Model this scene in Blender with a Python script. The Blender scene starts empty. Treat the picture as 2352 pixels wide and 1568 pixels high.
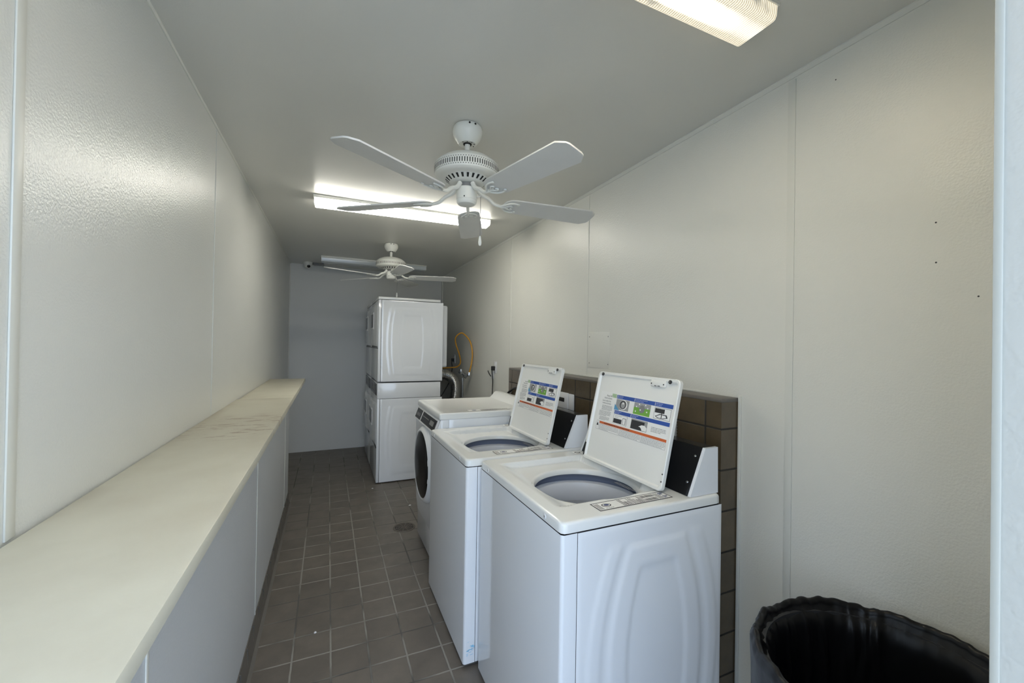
import bpy, bmesh, math, random
from mathutils import Vector, Matrix, noise
PI = math.pi
random.seed(7)
C = bpy.context.scene.collection

# ------------------------------------------------------------------ materials
def new_mat(name):
    m = bpy.data.materials.new(name); m.use_nodes = True
    nt = m.node_tree; b = nt.nodes['Principled BSDF']
    return m, nt, b
def N(nt, kind, **kw):
    n = nt.nodes.new(kind)
    for k, v in kw.items():
        if k in n.inputs: n.inputs[k].default_value = v
        else: setattr(n, k, v)
    return n
def simple(name, col, rough=.5, metal=0, spec=.5, bump=0, bscale=200, var=0, vscale=6, coat=0):
    m, nt, b = new_mat(name)
    b.inputs['Base Color'].default_value = (*col, 1)
    b.inputs['Roughness'].default_value = rough
    b.inputs['Metallic'].default_value = metal
    b.inputs['Specular IOR Level'].default_value = spec
    b.inputs['Coat Weight'].default_value = coat
    tc = N(nt, 'ShaderNodeTexCoord')
    if var:
        nz = N(nt, 'ShaderNodeTexNoise', Scale=vscale, Detail=5.0)
        nt.links.new(tc.outputs['Object'], nz.inputs['Vector'])
        mx = N(nt, 'ShaderNodeMix', data_type='RGBA')
        mx.inputs[6].default_value = (*[c * (1 - var) for c in col], 1)
        mx.inputs[7].default_value = (*[min(1, c * (1 + var * .6)) for c in col], 1)
        nt.links.new(nz.outputs['Fac'], mx.inputs[0]); nt.links.new(mx.outputs[2], b.inputs['Base Color'])
    if bump:
        nz = N(nt, 'ShaderNodeTexNoise', Scale=bscale, Detail=2.0)
        nt.links.new(tc.outputs['Object'], nz.inputs['Vector'])
        bp = N(nt, 'ShaderNodeBump', Strength=bump, Distance=.002)
        nt.links.new(nz.outputs['Fac'], bp.inputs['Height']); nt.links.new(bp.outputs['Normal'], b.inputs['Normal'])
    return m
def emis(name, col, s, ribs=False):
    m, nt, b = new_mat(name)
    b.inputs['Base Color'].default_value = (.8, .78, .7, 1); b.inputs['Roughness'].default_value = .3
    b.inputs['Emission Color'].default_value = (*col, 1); b.inputs['Emission Strength'].default_value = s
    if ribs:
        tc = N(nt, 'ShaderNodeTexCoord')
        w = N(nt, 'ShaderNodeTexWave', Scale=42.0, Distortion=0.0); w.bands_direction = 'X'
        nt.links.new(tc.outputs['Object'], w.inputs['Vector'])
        nz = N(nt, 'ShaderNodeTexNoise', Scale=9.0, Detail=6.0)
        nt.links.new(tc.outputs['Object'], nz.inputs['Vector'])
        cr = N(nt, 'ShaderNodeValToRGB')
        cr.color_ramp.elements[0].position = .33; cr.color_ramp.elements[0].color = (.03, .02, .009, 1)
        cr.color_ramp.elements[1].position = .47; cr.color_ramp.elements[1].color = (1, 1, 1, 1)
        nt.links.new(nz.outputs['Fac'], cr.inputs['Fac'])
        c2 = N(nt, 'ShaderNodeValToRGB')
        c2.color_ramp.elements[0].color = (.34, .27, .15, 1); c2.color_ramp.elements[1].color = (1, 1, 1, 1)
        nt.links.new(w.outputs['Fac'], c2.inputs['Fac'])
        mx = N(nt, 'ShaderNodeMix', data_type='RGBA', blend_type='MULTIPLY'); mx.inputs[0].default_value = 1
        nt.links.new(cr.outputs['Color'], mx.inputs[6]); nt.links.new(c2.outputs['Color'], mx.inputs[7])
        m2 = N(nt, 'ShaderNodeMix', data_type='RGBA', blend_type='MULTIPLY'); m2.inputs[0].default_value = 1
        m2.inputs[7].default_value = (*col, 1)
        nt.links.new(mx.outputs[2], m2.inputs[6]); nt.links.new(m2.outputs[2], b.inputs['Emission Color'])
        # brightest below the tube, dimmer towards the lens edges and its end
        sp = N(nt, 'ShaderNodeSeparateXYZ'); nt.links.new(tc.outputs['Object'], sp.inputs[0])
        def mr(src, a0, a1, b0, b1):
            n_ = N(nt, 'ShaderNodeMapRange', interpolation_type='SMOOTHSTEP'); nt.links.new(src, n_.inputs['Value'])
            for k_, v_ in zip(('From Min', 'From Max', 'To Min', 'To Max'), (a0, a1, b0, b1)): n_.inputs[k_].default_value = v_
            return n_.outputs['Result']
        ab = N(nt, 'ShaderNodeMath', operation='ABSOLUTE'); nt.links.new(sp.outputs['Y'], ab.inputs[0])
        ax = N(nt, 'ShaderNodeMath', operation='ABSOLUTE'); nt.links.new(sp.outputs['X'], ax.inputs[0])
        mu = N(nt, 'ShaderNodeMath', operation='MULTIPLY'); nt.links.new(mr(ab.outputs[0], .002, .038, 1, 0), mu.inputs[0]); nt.links.new(mr(ax.outputs[0], .20, .56, 1, .02), mu.inputs[1])
        ad = N(nt, 'ShaderNodeMath', operation='MULTIPLY_ADD'); nt.links.new(mu.outputs[0], ad.inputs[0]); ad.inputs[1].default_value = s; ad.inputs[2].default_value = .38
        nt.links.new(ad.outputs[0], b.inputs['Emission Strength'])
    return m

def frp(name, col, rough=.32, bump=.35, streak=0):
    """pebbled glossy wall board"""
    m, nt, b = new_mat(name)
    b.inputs['Specular IOR Level'].default_value = .5
    tc = N(nt, 'ShaderNodeTexCoord')
    n1 = N(nt, 'ShaderNodeTexNoise', Scale=1.3, Detail=4.0)
    nt.links.new(tc.outputs['Object'], n1.inputs['Vector'])
    mx = N(nt, 'ShaderNodeMix', data_type='RGBA')
    mx.inputs[6].default_value = (*[c * .94 for c in col], 1); mx.inputs[7].default_value = (*col, 1)
    nt.links.new(n1.outputs['Fac'], mx.inputs[0]); nt.links.new(mx.outputs[2], b.inputs['Base Color'])
    mr = N(nt, 'ShaderNodeMapRange'); mr.inputs['To Min'].default_value = max(.29, rough * .9); mr.inputs['To Max'].default_value = max(.36, rough * 1.2)
    n3 = N(nt, 'ShaderNodeTexNoise', Scale=5.0, Detail=6.0)
    mp = N(nt, 'ShaderNodeMapping'); mp.inputs['Scale'].default_value = (1, .3, 1) if streak else (1, 1, 1)
    nt.links.new(tc.outputs['Object'], mp.inputs['Vector']); nt.links.new(mp.outputs['Vector'], n3.inputs['Vector'])
    nt.links.new(n3.outputs['Fac'], mr.inputs['Value']); nt.links.new(mr.outputs['Result'], b.inputs['Roughness'])
    n2 = N(nt, 'ShaderNodeTexNoise', Scale=170.0, Detail=1.5)
    nt.links.new(tc.outputs['Object'], n2.inputs['Vector'])
    bp = N(nt, 'ShaderNodeBump', Strength=bump, Distance=.0022)
    nt.links.new(n2.outputs['Fac'], bp.inputs['Height'])
    nt.links.new(bp.outputs['Normal'], b.inputs['Normal'])
    return m

def tiles(name, col, grout, size, ox, oy, axes='XY', rough=.45, gw=.035, var=.12, stagger=0, dirt=True):
    m, nt, b = new_mat(name)
    tc = N(nt, 'ShaderNodeTexCoord'); sp = N(nt, 'ShaderNodeSeparateXYZ')
    nt.links.new(tc.outputs['Object'], sp.inputs[0])
    def mth(op, a, bb=None):
        n = N(nt, 'ShaderNodeMath', operation=op)
        for i, v in enumerate((a, bb)):
            if v is None: continue
            if isinstance(v, (int, float)): n.inputs[i].default_value = v
            else: nt.links.new(v, n.inputs[i])
        return n.outputs[0]
    nzw = N(nt, 'ShaderNodeTexNoise', Scale=25.0, Detail=3.0)
    nt.links.new(tc.outputs['Object'], nzw.inputs['Vector'])
    wob = mth('MULTIPLY', mth('SUBTRACT', nzw.outputs['Fac'], .5), .02)
    cells, dists = [], []
    for ax, off in zip(axes, (ox, oy)):
        t = mth('DIVIDE', mth('SUBTRACT', sp.outputs[ax], off), size)
        cells.append(mth('FLOOR', t))
        t = mth('ADD', t, wob)
        f = mth('FRACT', t)
        dists.append(mth('MINIMUM', f, mth('SUBTRACT', 1.0, f)))
    d = mth('MINIMUM', *dists)
    mr = N(nt, 'ShaderNodeMapRange'); mr.inputs['From Min'].default_value = gw * .6; mr.inputs['From Max'].default_value = gw
    nt.links.new(d, mr.inputs['Value'])
    cb = N(nt, 'ShaderNodeCombineXYZ'); nt.links.new(cells[0], cb.inputs[0]); nt.links.new(cells[1], cb.inputs[1])
    wn = N(nt, 'ShaderNodeTexWhiteNoise'); nt.links.new(cb.outputs[0], wn.inputs['Vector'])
    cr = N(nt, 'ShaderNodeMix', data_type='RGBA')
    cr.inputs[6].default_value = (*[c * (1 - var) for c in col], 1); cr.inputs[7].default_value = (*[c * (1 + var) for c in col], 1)
    nt.links.new(wn.outputs['Value'], cr.inputs[0])
    nz = N(nt, 'ShaderNodeTexNoise', Scale=7.0, Detail=8.0, Roughness=.65)
    nt.links.new(tc.outputs['Object'], nz.inputs['Vector'])
    c2 = N(nt, 'ShaderNodeMix', data_type='RGBA', blend_type='MULTIPLY'); c2.inputs[0].default_value = 1
    rp = N(nt, 'ShaderNodeValToRGB'); rp.color_ramp.elements[0].position = .25; rp.color_ramp.elements[0].color = (.72, .72, .72, 1)
    rp.color_ramp.elements[1].position = .7; rp.color_ramp.elements[1].color = (1.08, 1.06, 1.04, 1)
    nt.links.new(nz.outputs['Fac'], rp.inputs['Fac'])
    nt.links.new(cr.outputs[2], c2.inputs[6]); nt.links.new(rp.outputs['Color'], c2.inputs[7])
    gm = N(nt, 'ShaderNodeMix', data_type='RGBA')
    n5 = N(nt, 'ShaderNodeTexNoise', Scale=2.2, Detail=3.0); nt.links.new(tc.outputs['Object'], n5.inputs['Vector'])
    g2 = N(nt, 'ShaderNodeValToRGB')
    g2.color_ramp.elements[0].position = .42; g2.color_ramp.elements[0].color = (*[c * .38 for c in grout], 1)
    g2.color_ramp.elements[1].position = .52; g2.color_ramp.elements[1].color = (*grout, 1)
    nt.links.new(n5.outputs['Fac'], g2.inputs['Fac']); nt.links.new(g2.outputs['Color'], gm.inputs[6])
    nt.links.new(mr.outputs['Result'], gm.inputs[0]); nt.links.new(c2.outputs[2], gm.inputs[7])
    nt.links.new(gm.outputs[2], b.inputs['Base Color'])
    rr = N(nt, 'ShaderNodeMapRange'); rr.inputs['To Min'].default_value = .85; rr.inputs['To Max'].default_value = rough
    nt.links.new(mr.outputs['Result'], rr.inputs['Value']); nt.links.new(rr.outputs['Result'], b.inputs['Roughness'])
    bp = N(nt, 'ShaderNodeBump', Strength=.5, Distance=.003)
    nt.links.new(mr.outputs['Result'], bp.inputs['Height'])
    b2 = N(nt, 'ShaderNodeBump', Strength=.12, Distance=.002)
    nt.links.new(nz.outputs['Fac'], b2.inputs['Height']); nt.links.new(bp.outputs['Normal'], b2.inputs['Normal'])
    nt.links.new(b2.outputs['Normal'], b.inputs['Normal'])
    return m

def counter_mat():
    m, nt, b = new_mat('counter_laminate')
    b.inputs['Roughness'].default_value = .42
    tc = N(nt, 'ShaderNodeTexCoord')
    n1 = N(nt, 'ShaderNodeTexNoise', Scale=2.2, Detail=7.0, Roughness=.6); nt.links.new(tc.outputs['Object'], n1.inputs['Vector'])
    r1 = N(nt, 'ShaderNodeValToRGB')
    r1.color_ramp.elements[0].position = .3; r1.color_ramp.elements[0].color = (.53, .495, .395, 1)
    r1.color_ramp.elements[1].position = .62; r1.color_ramp.elements[1].color = (.62, .595, .49, 1)
    nt.links.new(n1.outputs['Fac'], r1.inputs['Fac'])
    # brown scuffs, only in a patch where the photo has them
    mp = N(nt, 'ShaderNodeMapping'); mp.inputs['Scale'].default_value = (9, 40, 1)
    nt.links.new(tc.outputs['Object'], mp.inputs['Vector'])
    n2 = N(nt, 'ShaderNodeTexNoise', Scale=1.0, Detail=5.0, Roughness=.7); nt.links.new(mp.outputs['Vector'], n2.inputs['Vector'])
    r2 = N(nt, 'ShaderNodeValToRGB')
    r2.color_ramp.elements[0].position = .55; r2.color_ramp.elements[0].color = (0, 0, 0, 1)
    r2.color_ramp.elements[1].position = .60; r2.color_ramp.elements[1].color = (1, 1, 1, 1)
    nt.links.new(n2.outputs['Fac'], r2.inputs['Fac'])
    vm = N(nt, 'ShaderNodeVectorMath', operation='DISTANCE'); vm.inputs[1].default_value = (-.33, 2.05, 1.121)
    nt.links.new(tc.outputs['Object'], vm.inputs[0])
    mr = N(nt, 'ShaderNodeMapRange'); mr.inputs['From Min'].default_value = .32; mr.inputs['From Max'].default_value = .18
    nt.links.new(vm.outputs['Value'], mr.inputs['Value'])
    mu = N(nt, 'ShaderNodeMath', operation='MULTIPLY'); nt.links.new(r2.outputs['Color'], mu.inputs[0]); nt.links.new(mr.outputs['Result'], mu.inputs[1])
    m3 = N(nt, 'ShaderNodeMath', operation='MULTIPLY'); nt.links.new(mu.outputs[0], m3.inputs[0]); m3.inputs[1].default_value = .8
    mx = N(nt, 'ShaderNodeMix', data_type='RGBA'); mx.inputs[7].default_value = (.25, .15, .1, 1)
    nt.links.new(m3.outputs[0], mx.inputs[0]); nt.links.new(r1.outputs['Color'], mx.inputs[6])
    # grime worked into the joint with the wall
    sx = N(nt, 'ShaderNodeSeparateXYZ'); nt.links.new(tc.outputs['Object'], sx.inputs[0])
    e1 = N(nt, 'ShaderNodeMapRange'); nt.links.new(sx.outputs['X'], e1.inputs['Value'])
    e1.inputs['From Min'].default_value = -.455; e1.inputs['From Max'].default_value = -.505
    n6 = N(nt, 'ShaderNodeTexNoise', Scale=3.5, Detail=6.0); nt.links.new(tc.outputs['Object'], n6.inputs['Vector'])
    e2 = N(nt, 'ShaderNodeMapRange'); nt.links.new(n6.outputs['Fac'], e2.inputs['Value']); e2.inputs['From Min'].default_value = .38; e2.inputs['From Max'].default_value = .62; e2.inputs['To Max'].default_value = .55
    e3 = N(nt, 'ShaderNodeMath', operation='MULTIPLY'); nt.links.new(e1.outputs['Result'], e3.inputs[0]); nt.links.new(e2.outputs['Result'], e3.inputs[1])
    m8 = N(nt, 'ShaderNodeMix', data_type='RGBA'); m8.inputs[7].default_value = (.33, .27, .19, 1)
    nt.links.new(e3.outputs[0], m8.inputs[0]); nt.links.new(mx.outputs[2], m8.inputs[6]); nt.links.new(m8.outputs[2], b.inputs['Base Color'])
    n4 = N(nt, 'ShaderNodeTexNoise', Scale=160.0, Detail=2.0); nt.links.new(tc.outputs['Object'], n4.inputs['Vector'])
    bp = N(nt, 'ShaderNodeBump', Strength=.15, Distance=.001); nt.links.new(n4.outputs['Fac'], bp.inputs['Height'])
    nt.links.new(bp.outputs['Normal'], b.inputs['Normal'])
    return m

WALL = frp('wall_board', (.74, .745, .71), .30, .45)
WALLR = frp('wall_board_right', (.76, .755, .70), .34, .40)
BACK = frp('back_wall_paint', (.72, .725, .71), .45, .2)
CEIL = frp('ceiling_paint', (.70, .695, .655), .30, .10, streak=1)
KNEE = frp('knee_wall_board', (.66, .68, .70), .38, .5)
TRIM = simple('white_trim', (.70, .70, .65), .4)
OUTSIDE = frp('outer_wall_paint', (.54, .54, .505), .6, .22)
FLOOR = tiles('floor_tile', (.170, .148, .126), (.29, .275, .245), .165, -.1306, 2.1377, 'XY', .42, .030, .06)
PONY = tiles('brown_wall_tile', (.112, .086, .054), (.030, .026, .020), .160, 1.196, .042, 'YZ', .20, .030, .15)
PONYE = tiles('brown_wall_tile_end', (.112, .086, .054), (.030, .026, .020), .160, 1.35, .042, 'XZ', .20, .030, .15)
COVE = simple('brown_base_tile', (.15, .135, .118), .4, var=.2, vscale=9)
COUNTER = counter_mat()
ENAMEL = simple('white_enamel', (.80, .82, .85), .10, spec=.6)
ENAMEL2 = simple('white_top_enamel', (.79, .80, .79), .16, spec=.5, var=.03, vscale=5)
LIDM = simple('lid_enamel', (.82, .82, .79), .30)
PLAST = simple('white_plastic', (.78, .79, .80), .25)
TUBM = simple('grey_tub_plastic', (.68, .69, .73), .35)
STEEL = simple('steel_basket', (.62, .63, .66), .35, metal=.5)
DARKGAP = simple('dark_gap', (.02, .02, .022), .7)
BLACK = simple('black_gloss_panel', (.008, .008, .009), .12)
BLACKM = simple('black_rubber', (.012, .012, .012), .5)
CHARC = simple('charcoal_panel', (.03, .031, .033), .2)
GREYBTN = simple('grey_print', (.22, .22, .22), .5)
CHROME = simple('chrome', (.75, .75, .75), .18, metal=1)
DUCT = simple('aluminium_duct', (.72, .72, .70), .22, metal=1)
GALV = simple('galvanised_steel', (.35, .36, .36), .4, metal=.8, var=.3, vscale=20)
YELLOW = simple('yellow_hose', (.68, .34, .04), .35)
FANW = simple('fan_white', (.80, .80, .75), .35, var=.03)
BLADE = simple('fan_blade_white', (.70, .70, .68), .38, var=.05, vscale=12)
FANDARK = simple('fan_slot_dark', (.015, .015, .013), .8)
BAG = simple('black_plastic_bag', (.005, .005, .006), .34, spec=.3, bump=.5, bscale=26)
BIN = simple('dark_bin_plastic', (.03, .03, .032), .5)
PAPER = simple('paper_white', (.85, .85, .83), .6)
INK = simple('print_black', (.03, .03, .035), .5)
INKG = simple('print_grey', (.33, .33, .33), .5)
BLUE = simple('print_blue', (.025, .085, .36), .35)
LBLUE = simple('print_light_blue', (.10, .33, .55), .4)
GREEN = simple('print_green', (.17, .40, .06), .4)
PGREEN = simple('print_pale_green', (.42, .58, .36), .4)
ORANGE = simple('print_orange', (.62, .13, .035), .4)
NAVY = simple('print_navy', (.03, .05, .16), .4)
BSCUFF = simple('blue_scuff', (.25, .58, .80), .4)
DRAIN = simple('drain_iron', (.17, .145, .12), .5, metal=.3, var=.4, vscale=60)
LENS1 = emis('lit_lens_warm', (1.0, .92, .74), 40.0, ribs=True)
LENS2 = emis('lit_lens_white', (1.0, .965, .86), 8.2)
LENSOFF = simple('unlit_lens', (.62, .66, .68), .12)
LENSEND = simple('lens_end', (.86, .86, .78), .4)

# ------------------------------------------------------------------ mesh builder
class MB:
    def __init__(s): s.v = []; s.f = []; s.m = []; s.mats = []
    def mi(s, mat):
        if mat not in s.mats: s.mats.append(mat)
        return s.mats.index(mat)
    def add(s, vs, fs, mat, M=None):
        o = len(s.v); k = s.mi(mat)
        s.v += [tuple(M @ Vector(v)) if M is not None else tuple(v) for v in vs]
        s.f += [tuple(o + i for i in f) for f in fs]; s.m += [k] * len(fs)
        return s
    def box(s, x0, x1, y0, y1, z0, z1, mat, r=0, seg=2, M=None):
        if x1 < x0: x0, x1 = x1, x0
        if y1 < y0: y0, y1 = y1, y0
        if z1 < z0: z0, z1 = z1, z0
        bm = bmesh.new(); bmesh.ops.create_cube(bm, size=1)
        for v in bm.verts:
            v.co = Vector((x0 + (v.co.x + .5) * (x1 - x0), y0 + (v.co.y + .5) * (y1 - y0), z0 + (v.co.z + .5) * (z1 - z0)))
        if r:
            bmesh.ops.bevel(bm, geom=bm.edges[:], offset=min(r, .49 * min(x1 - x0, y1 - y0, z1 - z0)), segments=seg, profile=.5, affect='EDGES')
        bm.verts.index_update()
        s.add([v.co.copy() for v in bm.verts], [[v.index for v in f.verts] for f in bm.faces], mat, M); bm.free(); return s
    def lathe(s, prof, c, mat, n=48, M=None, caps=(0, 0)):
        vs = []; fs = []
        for r, z in prof:
            for i in range(n):
                a = 2 * PI * i / n; vs.append((c[0] + r * math.cos(a), c[1] + r * math.sin(a), c[2] + z))
        for k in range(len(prof) - 1):
            for i in range(n):
                j = (i + 1) % n; fs.append((k * n + i, k * n + j, (k + 1) * n + j, (k + 1) * n + i))
        if caps[0]: fs.append(tuple(range(n))[::-1])
        if caps[1]: fs.append(tuple((len(prof) - 1) * n + i for i in range(n)))
        return s.add(vs, fs, mat, M)
    def tube(s, pts, r, mat, n=10, M=None, rad=None, closed=False, flat=1.0):
        P = [Vector(p) for p in pts]; vs = []; fs = []
        up = Vector((0, 0, 1)); prev = None
        for i, p in enumerate(P):
            a = P[i - 1] if i else P[0]; b = P[i + 1] if i < len(P) - 1 else P[-1]
            t = (b - a).normalized()
            if prev is None:
                u = t.cross(up)
                if u.length < .01: u = t.cross(Vector((1, 0, 0)))
            else: u = prev - t * prev.dot(t)
            u.normalize(); prev = u; w = t.cross(u)
            rr = rad[i] if rad else r
            for k in range(n):
                th = 2 * PI * k / n; vs.append(p + u * math.cos(th) * rr + w * math.sin(th) * rr * flat)
        for i in range(len(P) - 1):
            for k in range(n):
                j = (k + 1) % n; fs.append((i * n + k, i * n + j, (i + 1) * n + j, (i + 1) * n + k))
        fs.append(tuple(range(n))[::-1]); fs.append(tuple((len(P) - 1) * n + k for k in range(n)))
        return s.add(vs, fs, mat, M)
    def prism(s, poly, axis, a0, a1, mat, M=None):
        """poly of 2-tuples in the other two axes (in xyz order)"""
        def pt(p, a):
            if axis == 'x': return (a, p[0], p[1])
            if axis == 'y': return (p[0], a, p[1])
            return (p[0], p[1], a)
        n = len(poly); vs = [pt(p, a0) for p in poly] + [pt(p, a1) for p in poly]
        fs = [tuple(range(n)), tuple(range(2 * n - 1, n - 1, -1))] + [(i, i + n, (i + 1) % n + n, (i + 1) % n) for i in range(n)]
        return s.add(vs, fs, mat, M)
    def quad(s, pts, mat, M=None): return s.add(pts, [tuple(range(len(pts)))], mat, M)
    def disc(s, c, nrm, r, h, mat, n=20, M=None):
        nrm = Vector(nrm).normalized(); q = Vector((0, 0, 1)).rotation_difference(nrm).to_matrix().to_4x4()
        T = Matrix.Translation(Vector(c)) @ q
        if M is not None: T = M @ T
        return s.lathe([(r, 0), (r, h * .7), (r * .85, h)], (0, 0, 0), mat, n, T, (1, 1))
    def build(s, name, parent=None, smooth=True, angle=35, label=None):
        me = bpy.data.meshes.new(name); me.from_pydata(s.v, [], s.f)
        for m in s.mats: me.materials.append(m)
        me.polygons.foreach_set('material_index', s.m); me.update()
        bm = bmesh.new(); bm.from_mesh(me); bmesh.ops.recalc_face_normals(bm, faces=bm.faces[:]); bm.to_mesh(me); bm.free()
        if smooth: me.shade_smooth(); me.set_sharp_from_angle(angle=math.radians(angle))
        o = bpy.data.objects.new(name, me); C.objects.link(o); o.parent = parent
        if label: o['label'] = label
        return o

def text_mesh(body, size):
    cu = bpy.data.curves.new('lettering', 'FONT'); cu.body = body; cu.size = size; cu.resolution_u = 2
    o = bpy.data.objects.new('lettering', cu); C.objects.link(o)
    me = bpy.data.meshes.new_from_object(o.evaluated_get(bpy.context.evaluated_depsgraph_get()))
    vs = [v.co.copy() for v in me.vertices]; fs = [tuple(p.vertices) for p in me.polygons]
    bpy.data.objects.remove(o); bpy.data.curves.remove(cu); bpy.data.meshes.remove(me)
    return vs, fs

def thing(name, label, cat, loc=(0, 0, 0), group=None):
    o = bpy.data.objects.new(name, None); C.objects.link(o); o.location = loc
    o['label'] = label; o['category'] = cat
    if group: o['group'] = group
    o.empty_display_size = .1
    return o
def tag(o, label, cat, group=None):
    o['label'] = label; o['category'] = cat
    if group: o['group'] = group
    return o
def struct(o): o['kind'] = 'structure'; return o
def sstep(x, a, b):
    t = max(0, min(1, (x - a) / (b - a))); return t * t * (3 - 2 * t)

# ------------------------------------------------------------------ room shell (walls lean a hair off square, as surveyed)
def XL(y): return -.5186 + .0065 * y
def XR(y): return 1.4796 + .0152 * y
def ZC(x, y): return 2.4688 - .0119 * x + .005 * y
def YB(x): return 6.1307 + .0135 * x
Y0 = .165; YD = -.10          # front wall: inner and outer face
JX = .58                      # right jamb of the doorway
def wall_slab(name, a, b, off, mat, z0=0):
    """a, b floor points of the inner face; off = vector to the outer face; top follows the ceiling"""
    P = [(*a, z0), (*b, z0), (*b, ZC(*b) + .02), (*a, ZC(*a) + .02)]
    Q = [(p[0] + off[0], p[1] + off[1], p[2]) for p in P]
    mb = MB(); mb.add(P + Q, [(0, 1, 2, 3), (7, 6, 5, 4), (0, 4, 5, 1), (1, 5, 6, 2), (2, 6, 7, 3), (3, 7, 4, 0)], mat)
    return struct(mb.build(name, smooth=False))
wall_slab('wall_left', (XL(YD), YD), (XL(6.3), 6.3), (-.12, 0), WALL)
wr = MB()
a, b = (XR(YD), YD), (XR(6.3), 6.3)
P = [(*a, 0), (*b, 0), (*b, ZC(*b) + .02), (*a, ZC(*a) + .02)]
Q = [(p[0] + .12, p[1], p[2]) for p in P]
wr.add(P + Q, [(0, 1, 2, 3), (7, 6, 5, 4), (0, 4, 5, 1), (1, 5, 6, 2), (2, 6, 7, 3), (3, 7, 4, 0)], WALLR)
for (yy, zz, rr) in [(.542, 1.827, .0022), (.541, 1.719, .0022), (.461, 1.62, .002), (.788, 2.358, .002)]:
    wr.disc((XR(yy) + .0005, yy, zz), (-1, 0, 0), rr, .0012, DARKGAP, 10)
struct(wr.build('wall_right'))
wall_slab('wall_back', (XL(6.15), YB(-.5)), (XR(6.15), YB(1.6)), (0, .12), BACK)
f = MB(); f.box(-.75, 1.75, YD - .02, 6.3, -.1, 0, FLOOR); struct(f.build('floor', smooth=False))
f = MB(); f.box(-6, 7, -8, YD - .02, -.12, -.012, simple('outdoor_concrete', (.42, .41, .39), .8, var=.1)); struct(f.build('floor_outside_bounce', smooth=False))  # unseen ground outside, added to bounce daylight in through the doorway
c = MB(); cs = [(-.7, YD), (1.75, YD), (1.75, 6.3), (-.7, 6.3)]
c.add([(x, y, ZC(x, y)) for x, y in cs] + [(x, y, 2.62) for x, y in cs], [(0, 1, 2, 3), (7, 6, 5, 4), (0, 4, 5, 1), (1, 5, 6, 2), (2, 6, 7, 3), (3, 7, 4, 0)], CEIL)
struct(c.build('ceiling', smooth=False))
# front wall round the doorway the camera stands in
w = MB(); w.box(JX, 1.49, YD, Y0, 0, 2.46, OUTSIDE, .003); w.box(-.66, JX, YD, Y0, 2.30, 2.46, OUTSIDE)
w.box(JX, 3.5, YD - .14, YD, 0, 3.0, OUTSIDE); w.box(-3.5, -.52, YD - .14, YD, 0, 3.0, OUTSIDE); w.box(-.66, JX, YD - .14, YD, 2.30, 3.0, OUTSIDE)
struct(w.build('wall_front'))
t = MB(); t.box(JX - .0015, JX + .012, Y0 - .001, Y0 + .0055, 0, 2.45, simple('greyed_trim', (.42, .415, .37), .5), .001); struct(t.build('trim_1'))
# seam battens
def batten(n, x, y, wdt, th, z0, z1, side, mat):
    t = MB(); s_ = 1 if side == 'L' else -1
    t.box(x, x + s_ * th, y - wdt / 2, y + wdt / 2, z0, z1, mat, min(th, wdt) * .35); struct(t.build('trim_%d' % n))
batten(2, XL(1.02), 1.025, .026, .0035, 1.121, ZC(-.5, 1.02), 'L', TRIM)
batten(3, XL(2.353), 2.353, .008, .0025, 1.121, ZC(-.5, 2.35), 'L', WALL)
batten(4, XR(.926), .926, .026, .0035, .02, ZC(1.49, .93) - .02, 'R', TRIM)
batten(5, XR(2.2), 2.2, .008, .0025, 1.28, ZC(1.5, 2.2) - .02, 'R', WALLR)
batten(6, XR(3.47), 3.47, .024, .0035, .02, ZC(1.53, 3.47) - .02, 'R', TRIM)
t = MB()
def ctrim(t, xa, xb, ya, yb, w_, h_, sgn):
    vs = []
    for x, y in ((xa, ya), (xb, yb)):
        z = ZC(x, y)
        vs += [(x, y, z), (x - sgn * w_, y, z), (x - sgn * w_, y, z - .004), (x - sgn * .004, y, z - h_), (x, y, z - h_)]
    t.add(vs, [(0, 1, 2, 3, 4), (9, 8, 7, 6, 5)] + [(i, i + 5, (i + 1) % 5 + 5, (i + 1) % 5) for i in range(5)], TRIM)
ctrim(t, XR(Y0), XR(6.15), Y0, 6.15, .014, .014, 1); struct(t.build('trim_7'))
t = MB(); ctrim(t, XL(Y0), XL(6.15), Y0, 6.15, .008, .008, -1); struct(t.build('trim_8'))
t = MB(); t.box(XR(6.1) - .012, XR(6.1), 6.11, 6.15, 0, 2.46, TRIM); t.box(XL(6.1), XL(6.1) + .008, 6.09, 6.125, 0, 2.49, TRIM); struct(t.build('trim_9'))
# knee wall under the counter and its base tile
KX = -.3155
k = MB(); k.box(XL(2) + .001, KX, Y0 + .02, 4.235, 0, 1.091, KNEE)
for y in (1.025, 2.41, 3.87): k.box(KX, KX + .003, y - .006, y + .006, .10, 1.09, TRIM, .001)
struct(k.build('wall_knee'))
k = MB(); k.prism([(KX, .10), (KX + .004, .10), (KX + .008, .085), (KX + .010, .03), (KX + .018, .008), (KX + .032, 0), (KX, 0)], 'y', Y0 + .02, 4.235, COVE)
for j in range(26):
    y = Y0 + .07 + j * .16
    if y < 4.2: k.box(KX + .0005, KX + .0108, y, y + .003, .02, .1003, simple('base_grout', (.12, .11, .095), .9) if j == 0 else bpy.data.materials['base_grout'])
struct(k.build('baseboard_left'))
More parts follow.
